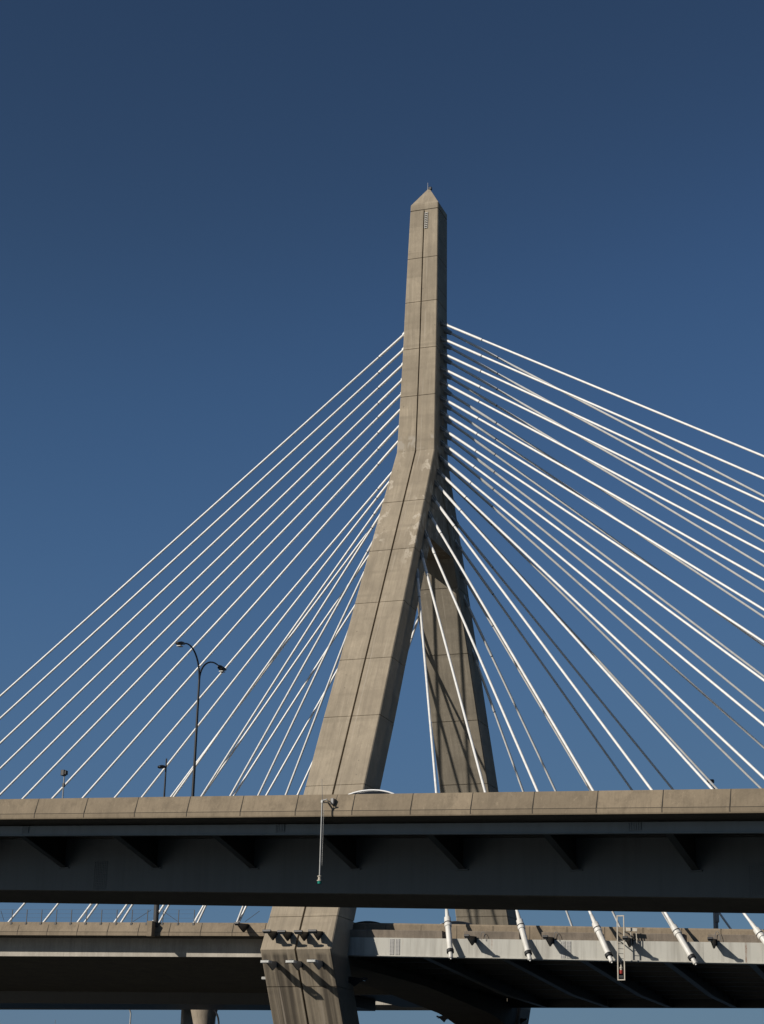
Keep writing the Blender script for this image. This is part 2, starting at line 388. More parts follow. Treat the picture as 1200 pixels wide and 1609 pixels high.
# floor beams with a kinked bottom flange, stringers
zmid = lambda t, s: zb(t)+ (zfar(t)-zb(t))*(SE-s)/(SE+19)
for i, t in enumerate([ta[0]-5.4] + ta):
    tn = t+3.15; sk = lambda q: tn - (SE-q)/40*2.4
    if tn < T0+.2: continue
    k = (20.2, -3, -18.9)
    bot = [(q, zmid(tn, q)+.02-(.32 if q == -3 else 0)) for q in k]
    m = MB(); m.loft([[(sk(q)-.012, -q, z0_+.03), (sk(q)+.012, -q, z0_+.03), (sk(q)+.012, -q, zmid(tn, q)+.85), (sk(q)-.012, -q, zmid(tn, q)+.85)] for q, z0_ in bot])
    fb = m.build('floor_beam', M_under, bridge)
    m = MB(); m.loft([[(sk(q)-.22, -q, z0_), (sk(q)+.22, -q, z0_), (sk(q)+.22, -q, z0_+.029), (sk(q)-.22, -q, z0_+.029)] for q, z0_ in bot]); m.build('bottom_flange', M_flange, fb)
for s in (17, 13, 9, 5, 1, -3, -7, -11, -15):
    m = MB(); m.loft(sweep(lambda t: [(s-.1, zmid(t, s)+.42), (s+.1, zmid(t, s)+.42), (s+.1, zmid(t, s)+.44), (s+.012, zmid(t, s)+.44), (s+.012, zmid(t, s)+.9), (s-.012, zmid(t, s)+.9), (s-.012, zmid(t, s)+.44), (s-.1, zmid(t, s)+.44)], T0, T1))
    m.build('stringer', M_flange, bridge)
# bolted splice plates on the edge girder
def bolts(m, t0, t1, z0, z1, y, nt, nz, r=.022):
    for i in range(nt):
        for j in range(nz):
            t = t0+(t1-t0)*(i+.5)/nt; z = z0+(z1-z0)*(j+.5)/nz; m.box(t-r, t+r, y-.03, y, z-r, z+r)
def splice(F, parent, t0, t1, s, z0, z1, nt, nz, mat, nm='splice_plate', r=.022):
    m = MB(); m.box(t0, t1, -s-.02, -s, z0, z1); bolts(m, t0, t1, z0, z1, -s-.02, nt, nz, r); return m.build(nm, mat, parent)
M_plate = painted('bolted_plate_paint', (.36, .35, .33), (.18, .17, .15), .6)
for x0, x1 in ((612, 619), (621, 628), (880.5, 888), (889.5, 897)):
    a0 = B.at_s(x0, 1490, SE).x; a1 = B.at_s(x1, 1490, SE).x
    splice(B, girder, a0, a1, SE+.003, zb(a0)+.1, zw(a0)-.08, 3, 12, M_plate, r=.018)
for i, t in enumerate(ta[:7]):                            # vertical seams of the web
    m = MB(); m.box(t+.2, t+.225, -SE-.012, -SE-.002, zb(t)+.06, zw(t)-.02); m.build('web_seam', M_white, girder)

# ------------------------------------------------------------------ left deck (side span)
SL = 19.0
lb = linez(B, SL, (0, 1469), (400, 1470.5))               # bottom of parapet
lt = linez(B, SL-.2, (0, 1448), (400, 1449.5))            # top
SW = SL-1.62
wb = linez(B, SW, (0, 1502), (400, 1503.5))               # bottom of web
wf = linez(B, -6, (0, 1557), (400, 1560))                 # where the soffit meets the inner girder
wg = linez(B, -12, (0, 1584), (400, 1587))
L0, L1, L2 = -128.0, -1.9, 1.85
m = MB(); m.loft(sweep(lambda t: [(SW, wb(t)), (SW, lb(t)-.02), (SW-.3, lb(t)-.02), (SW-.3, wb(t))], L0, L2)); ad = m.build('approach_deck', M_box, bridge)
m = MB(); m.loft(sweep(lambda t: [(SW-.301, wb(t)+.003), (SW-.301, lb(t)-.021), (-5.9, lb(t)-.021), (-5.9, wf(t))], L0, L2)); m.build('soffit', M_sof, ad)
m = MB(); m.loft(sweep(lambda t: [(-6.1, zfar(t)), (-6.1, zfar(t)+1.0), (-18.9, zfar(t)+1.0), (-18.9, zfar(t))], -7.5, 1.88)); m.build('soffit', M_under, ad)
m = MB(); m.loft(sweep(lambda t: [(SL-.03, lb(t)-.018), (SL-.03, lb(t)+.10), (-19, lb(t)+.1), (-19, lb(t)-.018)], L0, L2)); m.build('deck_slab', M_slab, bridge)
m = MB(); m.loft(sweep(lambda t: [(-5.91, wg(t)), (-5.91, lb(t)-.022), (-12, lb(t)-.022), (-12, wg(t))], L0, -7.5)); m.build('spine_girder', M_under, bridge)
hl = lt(-15)-lb(-15)
m = MB(); m.loft(sweep(lambda t: [(SL, lb(t)), (SL, lb(t)+.26), (SL-.02, lb(t)+.27), (SL-.26, lt(t)-.05), (SL-.30, lt(t)), (SL-.6, lt(t)), (SL-.75, lb(t)+.102), (SL-.5, lb(t)+.102), (SL-.04, lb(t)+.09)], L0, L1))
parl = m.build('parapet', M_par, bridge)
pj = [B.at_s(x, 1460, SL).x for x in (27.5, 74)]; dpj = pj[1]-pj[0]
joints([pj[0]+dpj*i for i in range(-12, 11) if pj[0]+dpj*i < L1], [(SL, 0), (SL, .26), (SL-.262, hl-.05)], lb, parl)
m = MB(); m.loft(sweep(lambda t: [(SL+.003, lb(t)+.235), (SL+.003, lb(t)+.262), (SL-.05, lb(t)+.262), (SL-.05, lb(t)+.235)], L0, L1)); m.build('drip_groove', M_joint, parl)
# railing on top of the parapet
rail = empty('railing', (0, 0, 0)); rail.parent = bridge
pt0 = B.at_s(41.5, 1449, SL-.3).x; dpt = (B.at_s(183, 1449, SL-.3).x - pt0)/6
posts = [pt0+dpt*i for i in range(-22, 12) if pt0+dpt*i < L1-1.2]
for t in posts:
    m = MB(); m.box(t-.022, t+.022, .31-SL-.05, .31-SL+.0, lt(t)-.12, lt(t)+.88); m.box(t-.07, t+.07, .255-SL-.07, .30-SL, lt(t)-.2, lt(t)-.04); m.build('post', M_fence, rail)
m = MB()
for h in (.3, .6, .88):
    m.tube((posts[0], .285-SL, lt(posts[0])+h), (posts[-1], .285-SL, lt(posts[-1])+h), .006, n=5)
for x0, x1, u0, u1 in ((209, 236, .05, .85), (255, 279, .8, .08), (385, 407, .08, .8), (0, 6, .8, .1)):
    a0, a1 = B.at_s(x0, 1449, SL-.3).x, B.at_s(x1, 1449, SL-.3).x
    m.tube((a0, .285-SL, lt(a0)+u0), (a1, .285-SL, lt(a1)+u1), .018, n=6)
m.build('wire', M_fence, rail)
# pilaster that carries a lamp
tp = B.at_s(240, 1458, SL).x
MB().box(tp-.2, tp+.2, -SL-.55, -SL+.1, lb(tp)-.1, lt(tp)+.02).build('pilaster', M_par, bridge, bevel=.03)

# ------------------------------------------------------------------ stay cables
def z_on_line(curve, P1, P2, z0, z1):
    """height on a tower face curve where it meets the sight line through two image points"""
    (xa, ya), (xb, yb) = P1, P2
    def g(z):
        x, y = proj(B.w(*curve(z), z+H)); return (x-xa)*(yb-ya) - (y-ya)*(xb-xa)
    a, b = z0, z1; ga = g(a)
    for _ in range(60):
        c = (a+b)/2; gc = g(c)
        if (gc > 0) == (ga > 0): a, ga = c, gc
        else: b = c
    return (a+b)/2
c_rn = lambda z: (Wd(z)/2, max(.55, Fn(z)-LEGD/2) if z < 56.5 else .55)
c_rf = lambda z: (Wd(z)/2, min(-.35, Gf(z)+LEGD/2) if z < 56.5 else -.35)
c_lm = lambda z: (-Wd(z)/2, .2)
c_ln = lambda z: (-Wd(z)/2, Fn(z)-LEGD/2)
c_lf = lambda z: (-Wd(z)/2, Gf(z)+LEGD/2)
def stay(P1, P2, curve, bottom, r, sleeve, pipe=False, zr=(14, 80), sag=.0):
    z = z_on_line(curve, P1, P2, *zr); t, s = curve(z)
    A = Vector((t, -s, z+H)); Bo = Vector((bottom.x, -bottom.y, bottom.z))
    u = (Bo-A).normalized(); Ln = (Bo-A).length
    m = MB(); N_ = 10
    pts = []
    for i in range(N_+1):
        k = i/N_; q = A+(Bo-A)*k; q.z -= sag*4*k*(1-k)*Ln; pts.append(q)
    m.path(pts, r, 10)
    c = m.build('stay_cable', M_cable, bridge, smooth=True)
    q = lambda dd: A+u*dd - Vector((0, 0, sag*4*(dd/Ln)*(1-dd/Ln)*Ln))
    MB().path([q(-.3), q(sleeve), q(sleeve+.12)], [r*1.2, r*1.2, r*1.05], 10).build('sleeve', M_cable, c, smooth=True)
    MB().tube(q(sleeve+.13), q(sleeve+.19), r*1.12, n=10).build('collar', M_black, c, smooth=True)
    m = MB()                                              # splayed fins round the anchorage
    w1 = u.orthogonal().normalized(); w2 = u.cross(w1)
    for k in range(6):
        a = k*math.pi/3; v = w1*math.cos(a)+w2*math.sin(a)
        m.bar(A+u*.0+v*r*2.4, A+u*.75+v*r*1.25, .03, .09)
    m.build('anchor_fin', M_galv, c)
    if pipe:                                              # heavy anchor pipe outside the deck edge
        L0_, L1_ = 2.75, .62
        MB().path([Bo-u*(L0_+1.1), Bo-u*(L0_+.85), Bo-u*(L0_+.42), Bo-u*(L0_+.36), Bo-u*(L0_-.03)], [r*1.0, r*1.3, .14, .215, .23], 18).build('bell', M_pipe, c, smooth=True)
        MB().path([Bo-u*(L0_-.031), Bo-u*(L0_-.10)], [.25, .25], 18).build('collar', M_black, c, smooth=True)
        MB().path([Bo-u*(L0_-.101), Bo-u*(L0_-.34), Bo-u*(L0_-.36), Bo-u*(L1_+.12), Bo-u*(L1_+.1), Bo-u*L1_], [.24, .24, .195, .18, .215, .215], 18).build('anchor_pipe', M_pipe, c, smooth=True)
        MB().path([Bo-u*(L1_-.001), Bo-u*(L1_-.2)], [.24, .24], 18).build('clamp', M_black, c, smooth=True)
        MB().path([Bo-u*(L1_-.201), Bo-u*.05, Bo, Bo+u*.0001, Bo+u*.1], [.14, .14, .11, .05, .05], 14).build('end_cap', M_pipe, c, smooth=True)
    return c
near_r = [((692,507),(1200,715)),((692,531),(1200,750)),((692,554),(1200,786)),((692,577.5),(1200,824)),((692,599),(1200,865)),((692,624),(1200,909)),((691,646),(1200,956)),((691,671),(1200,1007)),((691,693.5),(1200,1067)),((691,718),(1200,1137.5)),((690,742),(1200,1221)),((686,760.6),(1120,1240)),((681.6,784),(1023,1240)),((676,810),(931,1241)),((670,841),(844,1242)),((663.4,875),(762,1244)),((656,907),(685.5,1245))]
def line_x(L, y):
    (xa, ya), (xb, yb) = L; return xa+(xb-xa)*(y-ya)/(yb-ya)
for i, L in enumerate(near_r):
    y = 1505+ .0235*(line_x(L, 1515)-710)
    bot = B.at_s(line_x(L, y), y, SE+1.05)
    stay(*L, c_rn, bot, .093, 4.6-.1*max(0, i-8) if i < 13 else 2.6, True, (20, 76), .0004 if i > 11 else .0012)
far_r = [((705,522),(1200,779)),((706,546),(1200,815)),((706,569),(1200,850)),((706,593),(1200,889)),((706,618.5),(1200,929)),((707,642),(1200,969)),((707,664),(1200,1014)),((707,689),(1200,1062.5)),((707,713),(1200,1116)),((708,738),(1200,1174)),((708,761),(1197,1240)),((709,786),(1127,1240)),((705,807),(1057,1240)),((710,843),(992,1240)),((716,885),(927,1241)),((721,922),(872,1241)),((733,998),(821,1241))]
for i, L in enumerate(far_r):
    k = len(far_r)-1-i
    bot0 = B.at_s(line_x(L, 1579), 1579, -19.8)
    tt = ta[k] if k < len(ta) else bot0.x
    bot = Vector((bot0.x, -19.8, bot0.z))
    stay(*L, c_rf, bot, .093, 5.2, False, (20, 76), .0004)
left = []
mast_l = [((633,527.5),(0,1093)),((631.5,552),(0,1128)),((630,576),(0,1167)),((629,600),(0,1207)),((627,623),(0,1248)),((626,647),(37,1253)),((625,672),(83,1253)),((623.6,696),(131,1252))]
near_l = [((618,726),(178,1252)),((609,761),(224,1251)),((601,789),(274,1250)),((593,816),(317,1250)),((584,855),(362,1250)),((568,908),(405.5,1250)),((540,1011),(448.5,1250))]
far_l = [((593,816),(270,1250)),((576,878),(318,1250)),((555.5,955),(367,1250)),((523,1065),(418,1250)),((485,1211),(467,1250)),((650,992),(568,1240))]
def med(L): x = line_x(L, 1452); return B.at_s(x, 1452, 0)
for L in mast_l: stay(*L, c_lm, med(L), .092, 3.4, False, (52, 76), .0010)
for L in near_l: stay(*L, c_ln, med(L), .088, 3.0, False, (14, 55), .0004)
for L in far_l: stay(*L, c_lf, med(L), .088, 3.0, False, (14, 55), .0004)

# ------------------------------------------------------------------ road overpass in front
z0 = lambda t: 13.48+H - .0435*t
over = empty('road_overpass', V.w(0, 0, 0), V.rot, 'dark steel girder road overpass with tan concrete parapet crossing in front of the tower', 'overpass')
O0, O1 = -62.0, 46.0
GW = 5.1
par_prof = [(0, 0), (0, .20), (-.02, .215), (-.24, .86), (-.27, .93), (-.52, .93), (-.55, .88), (-.75, -.05), (-.5, -.12), (-.02, -.05)]
m = MB(); m.loft(sweep(lambda t: [(s, z0(t)+z) for s, z in par_prof], O0, O1)); opar = m.build('parapet', M_parv, over)
jx = V.at_s(553, 1265, 0).x
joints([jx+2.7*i for i in range(-12, 12)], [(0, 0), (0, .20), (-.242, .86), (-.272, .93)], z0, opar)
m = MB(); m.loft(sweep(lambda t: [(s, z0(t)+z) for s, z in ((.003, .178), (.003, .198), (-.05, .198), (-.05, .178))], O0, O1)); m.build('drip_groove', M_joint, opar)
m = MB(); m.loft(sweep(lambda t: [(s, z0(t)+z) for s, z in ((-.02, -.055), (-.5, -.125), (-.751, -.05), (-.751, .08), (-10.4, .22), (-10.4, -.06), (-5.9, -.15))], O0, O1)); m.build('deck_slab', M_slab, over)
m = MB(); m.loft(sweep(lambda t: [(s, z0(t)+z) for s, z in ((-.75-9.65, .22), (-10.4, 1.05), (-10.65, 1.05), (-10.8, -.06), (-10.401, -.06))], O0, O1)); m.build('parapet', M_par, over)
m = MB(); m.loft(sweep(lambda t: [(s, z0(t)+z) for s, z in ((-1.30, -.16), (-1.30, -.59), (-1.18, -.595), (-1.18, -.62), (-1.45, -.62), (-1.45, -.595), (-1.33, -.59), (-1.33, -.16))], O0, O1)); beam = m.build('edge_beam', M_steel, over)
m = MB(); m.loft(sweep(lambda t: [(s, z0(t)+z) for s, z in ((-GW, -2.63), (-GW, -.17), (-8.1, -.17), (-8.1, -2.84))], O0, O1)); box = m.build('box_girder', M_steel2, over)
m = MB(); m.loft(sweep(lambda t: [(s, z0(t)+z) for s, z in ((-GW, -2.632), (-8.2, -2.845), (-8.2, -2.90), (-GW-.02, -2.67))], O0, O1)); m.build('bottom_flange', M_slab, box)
tq = V.at_s(905, 1362, -GW).x
tips = [tq+5.2*i for i in range(-10, 8)]
for t in tips:
    if not O0+1 < t < O1-1: continue
    m = MB(); pr = [(-1.34, -.16), (-1.34, -.52), (-GW+.005, -1.52), (-GW+.005, -.16)]
    m.add([(t-.012, -s, z0(t)+z) for s, z in pr]+[(t+.012, -s, z0(t)+z) for s, z in pr], [(0,1,2,3),(7,6,5,4),(0,4,5,1),(1,5,6,2),(2,6,7,3),(3,7,4,0)])
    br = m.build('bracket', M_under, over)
    m = MB(); m.loft([[(t+x, -s, z0(t)+z+dz) for x, dz in ((-.16, -.002), (.16, -.002), (.16, -.03), (-.16, -.03))] for s, z in ((-1.46, -.56), (-GW+.06, -1.52))]); m.build('flange', M_brk, br)
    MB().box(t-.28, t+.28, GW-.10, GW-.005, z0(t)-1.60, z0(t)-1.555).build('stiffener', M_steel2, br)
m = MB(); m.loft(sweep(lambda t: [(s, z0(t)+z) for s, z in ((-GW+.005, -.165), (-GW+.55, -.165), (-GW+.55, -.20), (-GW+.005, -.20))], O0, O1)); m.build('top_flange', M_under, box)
for x, y, w in ((40, 1305, 11), (440, 1301, 13), (997, 1300, 16)):
    q = V.at_s(x, y, -1.3); a = w*.5/(3000/90)
    splice(V, beam, q.x-a*1.2, q.x+a*1.2, -1.297, z0(q.x)-.50, z0(q.x)-.2, 6, 5, M_steel, r=.026)
for x in (157, 1190):
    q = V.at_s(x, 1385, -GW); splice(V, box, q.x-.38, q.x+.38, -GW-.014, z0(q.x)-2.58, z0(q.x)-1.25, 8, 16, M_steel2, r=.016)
for t in (-45, 34):                                       # its own columns stand well outside the picture
    m = MB(); m.loft([[(t+x, y, z) for x, y in ((-1, 4.6), (1, 4.6), (1, 7.6), (-1, 7.6))] for z in (0, z0(t)-2.98)]); m.build('pier', M_pier, over, bevel=.15)

# ------------------------------------------------------------------ cars
def car(name, F, t, s, zr, paint, label, group=None, L=4.3, suv=False, zrot=0):
    root = empty(name, F.w(t, s, zr), F.rot+zrot, label, 'car', group)
    h = 1.58 if suv else 1.42
    W2 = .86
    prof = [(-L/2, .45), (-L/2+.05, .8), (-L/2+.35, .95), (-L/2+1.2, 1.0), (L/2-.75 , .98), (L/2-.1, .9), (L/2, .5), (L/2-.1, .28), (-L/2+.1, .28)]
    m = MB(); m.loft([[(x, y, z) for x, z in prof] for y in (-W2, -W2+.06, W2-.06, W2)]); m.build('body', paint, root, bevel=.06)
    cab = [(-.95, 0), (-.35, 1), (.55, 1.0), (1.35, .55), (1.75, 0)] if not suv else [(-1.1, 0), (-.45, 1), (.9, 1.0), (1.75, .35), (1.85, 0)]
    base = .95
    def cabring(y, sh, top): return [(x*(1-sh), y, base+(top-base)*z) for x, z in cab]
    n = 13; pts = []
    for i in range(n):                                   # a smooth arched roofline
        k = i/(n-1); x = -1.15+k*3.0; z = math.sin(math.pi*k)**.55; pts.append((x, z))
    m = MB(); m.loft([[(x*sc, y, base+(h-.03-base)*z*zz) for x, z in pts] for y, sc, zz in ((-.80, 1, .0), (-.66, .95, .86), (-.58, .93, .97), (.58, .93, .97), (.66, .95, .86), (.80, 1, .0))])
    m.build('window', M_glass, root, smooth=True)
    for y in (-.63, .63):                                # painted roof rails follow the window line
        m = MB(); m.path([(x*.96, y, base+(h-base)*z*.93) for x, z in pts], .032, 8); m.build('roof_rail', paint, root, smooth=True)
    m = MB(); rp = pts[3:-3]; m.loft([[(x*.93, y, base+(h+.0-base)*z*zz+.01), (x*.93, y+(.03 if y < 0 else -.03), base+(h-.05-base)*z*zz)] for y, zz in () for x, z in rp] or [[(x*.93, -.6, base+(h-base)*z*.95), (x*.93, 0, base+(h-base)*z), (x*.93, .6, base+(h-base)*z*.95), (x*.93, 0, base+(h-base)*z-.06)] for x, z in rp])
    m.build('roof', paint, root, smooth=True)
    for x in (-L/2+.8, L/2-.85):
        for y in (-W2+.09, W2-.09):
            wl = MB().tube((x, y-.1, .32), (x, y+.1, .32), .32, n=24).build('wheel', M_black, root, smooth=True)
            MB().tube((x, y-.105, .32), (x, y+.105, .32), .2, n=16).build('rim', M_galv, wl, smooth=True)
    for y in (-.6, .6):
        MB().box(-L/2-.01, -L/2+.12, y-.16, y+.16, .66, .78).build('headlight', M_lens, root, bevel=.03)
        MB().box(L/2-.12, L/2+.0, y-.16, y+.16, .72, .84).build('tail_light', M_red, root, bevel=.03)
    return root
q = V.at_s(583, 1244, -2.6)
car('car', V, q.x-.15, -2.6, z0(q.x)+.005, M_carw, 'white car driving behind the tan overpass parapet, only its roof arch showing', None)
for (x, lab) in ((574, 'dark car on the bridge deck in the shade of the near tower leg'), (712, 'dark car passing behind the first white anchor pipe on the bridge deck')):
    q = B.at_s(x, 1449, SE-4.2); car('car', B, q.x, SE-4.2, q.z-1.40, M_card, lab, 'dark cars on the bridge deck')

# ------------------------------------------------------------------ lamps
def head(m, c, dirv, w=.34, L=.75, h=.16):
    """cobra head: flat tapered lantern"""
    c = Vector(c); dv = Vector(dirv).normalized(); sd = dv.cross(Vector((0, 0, 1))).normalized(); u = sd.cross(dv)
    rr = []
    for k, ww, hh in ((0, .25, .5), (.25, .8, .9), (.6, 1, 1), (.9, .85, .6), (1, .4, .3)):
        p = c+dv*L*k; rr.append([p+sd*w*ww/2*a + u*h*hh/2*b_ for a, b_ in ((-1, -1), (1, -1), (1, .3), (.5, 1), (-.5, 1), (-1, .3))])
    m.loft(rr); return m
# tall double-arm lamp on the far edge of the overpass
bp = V.at_s(303, 1247, -10.9)
zl = z0(bp.x)+.9
lamp = empty('street_lamp', V.w(bp.x, -10.9, zl), V.rot, 'tall dark street lamp with two curved arms behind the left overpass parapet', 'street lamp')
ztop = V.at_s(314, 1064, -10.9).z - zl
MB().path([(0, 0, -.9), (0, 0, 3), (0, 0, ztop)], [.10, .075, .055], 12).build('pole', M_dark, lamp, smooth=True)
def arc_arm(sg, rise, reach):
    pts = []
    for i in range(13):
        k = i/12; a = k*math.pi*.60
        pts.append((0, -sg*reach*(1-math.cos(a))/(1-math.cos(math.pi*.6)), ztop-.15+rise*math.sin(a)/1.0))
    return pts
for sg, rise, reach in ((1, 1.6, 1.7), (-1, 1.25, 1.9)):
    pts = arc_arm(sg, rise, reach); arm = MB().path(pts, [.055-.02*i/12 for i in range(13)], 10).build('arm', M_dark, lamp, smooth=True)
    e, e0 = Vector(pts[-1]), Vector(pts[-2]); dv = (e-e0).normalized()*.6+Vector((0, -sg, 0))*.4
    head(MB(), e-dv.normalized()*.08, dv, .32, .72, .17).build('lamp_head', M_dark, arm)
    MB().box(-.11, .11, (e.y-.3*sg-.2*sg) if sg > 0 else e.y+.2, (e.y-.2*sg) if sg > 0 else e.y+.5, e.z-.24, e.z-.2).build('lens', M_lens, arm)
# slim lamp on the side-span parapet
a0 = B.at_s(244.5, 1452, SL-.1); a1 = B.at_s(259, 1192, SL-.1)
lp = empty('street_lamp', B.w(tp+.22, SL-.1, a0.z), B.rot, 'slim dark street lamp with one short head, small beside the tall double lamp', 'street lamp')
hh = a1.z-a0.z
MB().path([(0, 0, -.2), (0, 0, hh)], [.13, .055], 10).build('pole', M_dark, lp, smooth=True)
head(MB(), (-.02, -.02, hh-.62), (-.55, -.8, -.05), .42, .62, .24).build('lamp_head', M_dark, lp)
MB().box(-.22, 0, -.14, .14, .1, 1.5).build('control_box', M_dark, lp, bevel=.02)
# floodlight mast at far left
a0 = V.at_s(98.5, 1252, -10.9)
fl = empty('floodlight_pole', V.w(a0.x, -10.9, z0(a0.x)+.9), V.rot, 'short grey pole with a square black floodlight head at the far left', 'floodlight pole')
hh = V.at_s(100.5, 1214, -10.9).z - (z0(a0.x)+.9)
MB().path([(0, 0, -.5), (0, 0, hh)], [.045, .035], 8).build('pole', M_galv, fl, smooth=True)
MB().box(-.16, .05, -.14, .12, hh-.16, hh+.14).build('lamp_head', M_dark, fl, bevel=.02)
MB().box(.055, .15, -.1, .1, hh-.12, hh+.1).build('ballast', M_dark, fl, bevel=.02)
MB().box(-.06, .06, -.05, .05, hh-.75, hh-.55).build('junction_box', M_dark, fl)
# camera pole at the right
a0 = B.at_s(1124.5, 1457, -16); a1 = B.at_s(1115, 1228, -16)
cp = empty('camera_pole', B.w(a0.x, -16, a0.z-3.2), B.rot, 'thin grey camera pole behind the right hand stay cables', 'camera pole')
hh = a1.z-a0.z+3.2
MB().path([(0, 0, 0), (0, 0, 5)], .20, 10).build('base_shaft', M_pole, cp, smooth=True)
MB().box(-.05, .28, -.3, .1, 3.6, 4.6).build('cabinet', M_pole, cp, bevel=.03)
MB().path([(0, 0, 5), (0, 0, hh-.2)], [.05, .03], 8).build('pole', M_galv, cp, smooth=True)
m = MB(); m.box(-.34, .22, -.2, .2, hh-.1, hh+.16); m.tube((.1, 0, hh-.2), (.35, -.1, hh-.75), .09, n=8); m.build('camera', M_dark, cp, bevel=.02)
# lamps seen under the side span
def far_lamp(x, y, D, label, mat, sg, reach, rise, nm='street_lamp', r=.09):
    dd = ray(x, y); P = EYE+dd*(D/dd.y); rt_ = empty(nm, (P.x, P.y, 0), 0, label, 'street lamp', None)
    pts = [(0, 0, 0), (0, 0, P.z-rise)]
    for i in range(1, 9):
        k = i/8*math.pi/2; pts.append((sg*reach*(1-math.cos(k)), 0, P.z-rise+rise*math.sin(k)))
    MB().path(pts, [r*1.5]+[r]*(len(pts)-1), 8).build('pole', mat, rt_, smooth=True)
    head(MB(), pts[-1], (sg, 0, -.05), .5, .8, .2).build('lamp_head', mat, rt_)
far_lamp(206, 1582, 230, 'pale street lamp standing under the left span', M_galv, -1, .7, .9)
far_lamp(345, 1581, 190, 'dark curved street lamp beside the round concrete column', M_dark, -1, 1.2, 1.8)
dd = ray(87, 1602); P = EYE+dd*(240/dd.y)
ant = MB().tube((0, 0, 0), (0, 0, P.z), .06, .03, 6).build('antenna', M_pole, loc=(P.x, P.y, 0)); tag(ant, 'thin antenna tip low at the far left under the bridge', 'antenna')
# round column and wall pier under the side span
P = B.at_s(320.5, 1590, -40); pw = B.w(P.x, -40, 0)
pc = empty('round_column', pw, 0, 'round tan concrete column with a flared head under the left span', 'column')
zt_ = B.at_s(320, 1576, -40).z
zz = B.at_s(320, 1609, -40).z; za = B.at_s(320, 1583, -40).z; px_ = 3000/((pw-EYE).dot(fw)+za*math.sin(PITCH))
MB().path([(0, 0, z) for z in (0, zz-3, zz, (zz+za)/2, za, za+.25, zt_)], [r/px_ for r in (15.5, 15.5, 16, 19, 22, 22.4, 20)], 48).build('shaft', M_pier, pc, smooth=True)
# the curved ramp it carries, beyond the main bridge
zr0 = linez(B, -39, (0, 1578), (620, 1578.5))
ramp = empty('far_ramp', B.w(-60, -43, 0), B.rot, 'pale sunlit edge of a far ramp seen just right of the near tower leg foot', 'ramp')
def rs(sec, t0, t1): return [[(t+60, -s-43, z) for s, z in sec(t)] for t in [t0+(t1-t0)*i/12 for i in range(13)]]
TR = B.at_s(772, 1578, -39).x; TQ = B.at_s(757, 1600, -43).x
MB().loft(rs(lambda t: [(-39, zr0(t)), (-39, zr0(t)+.9), (-46, zr0(t)+.9), (-46, zr0(t)-.02)], -110, TR)).build('girder', M_box, ramp)
MB().loft(rs(lambda t: [(-38.1, zr0(t)+.902), (-38.1, zr0(t)+1.9), (-38.4, zr0(t)+1.9), (-38.5, zr0(t)+1.2), (-47, zr0(t)+1.2), (-47, zr0(t)+.902)], -110, TR)).build('parapet', M_par, ramp)
for t in (-95, TQ): MB().box(t+60-1, t+60+1, -1.5, 1.5, 0, zr0(t)-.05).build('pier', M_pier, ramp)
# wall pier with a sunlit narrow end
P = B.at_s(286.5, 1590, -41.8)
wp = empty('wall_pier', B.w(P.x, -41.8, 0), B.rot, 'dark wall pier with a thin sunlit edge left of the round column', 'pier')
MB().box(-.14, .14, 0, 8, 0, zr0(P.x)-.05).build('wall', M_box, wp)
# ------------------------------------------------------------------ floodlights on brackets
def floodlight(L=1.7, wide=.62, frame=False, mat=None):
    """local: +y away from the wall is -y; the base plate sits at y=0"""
    mat = mat or M_dark
    r_ = empty('floodlight', (0, 0, 0))
    MB().box(-.12, .12, -.03, 0, -.2, .2).build('base_plate', mat, r_)
    m = MB(); m.add([(x, y, z) for x in (-.05, .05) for y, z in ((-.03, .20), (-.03, -.12), (-L*.36, -.44), (-L*.85, -.14), (-L, -.06), (-L, .07))],
                    [(0,1,2,3,4,5), (11,10,9,8,7,6)]+[(i, (i+1) % 6, (i+1) % 6+6, i+6) for i in range(6)])
    arm = m.build('arm', M_galv if frame else mat, r_)
    if frame:
        m = MB()
        for x in (-.26, .26): m.bar((x, -L-.35, .0), (x, -L+.15, .0), .07, .16)
        for y in (-L-.35, -L+.15): m.bar((-.26, y, 0), (.26, y, 0), .06, .14)
        m.build('lamp_frame', M_lens, r_)
        MB().box(-.12, .12, -L-.2, -L+.1, .0, .14).build('lamp_head', mat, r_, bevel=.02)
    else:
        m = MB(); m.loft([[(x, -L-.05+y, z) for y, z in ((-.16, .0), (.12, -.08), (.16, .04), (-.12, .14))] for x in (-wide/2, wide/2)])
        m.build('lamp_head', mat, r_, bevel=.015)
        MB().box(-wide/2+.04, wide/2-.04, -L-.10, -L+.06, -.10, -.06).build('lens', M_glass, r_)
    return r_
def place(o, F, t, s, z, label, group, rz=0, rx=0):
    o.location = F.w(t, s, z); o.rotation_euler = (rx, 0, F.rot+rz); tag(o, label, 'floodlight', group); return o
proto = floodlight(1.5, .58)
first = [True]
def inst(pr, flag):
    if flag[0]: flag[0] = False; return pr
    return copy_tree(pr)
def sfront(x, y):                                          # where a sight line meets the outer face of the near leg
    lo, hi = 10., 30.
    for _ in range(40):
        mid = (lo+hi)/2; p = B.at_s(x, y, mid)
        if mid > Fn(p.z-H): hi = mid
        else: lo = mid
    return B.at_s(x, y, (lo+hi)/2)
G1 = 'upper row of floodlights on the near tower leg'
words = ['left end of the upper row on the tower leg', 'second from left in the upper row', 'third in the upper row, just right of the slit', 'right end of the upper row on the tower leg']
for (x, y), w in zip(((434, 1468), (457, 1469), (483, 1469), (505, 1468)), words):
    p = sfront(x, y); place(inst(proto, first), B, p.x, p.y, p.z, 'black bar floodlight, '+w, G1)
pf = floodlight(1.6, .5, True); ff_ = [True]
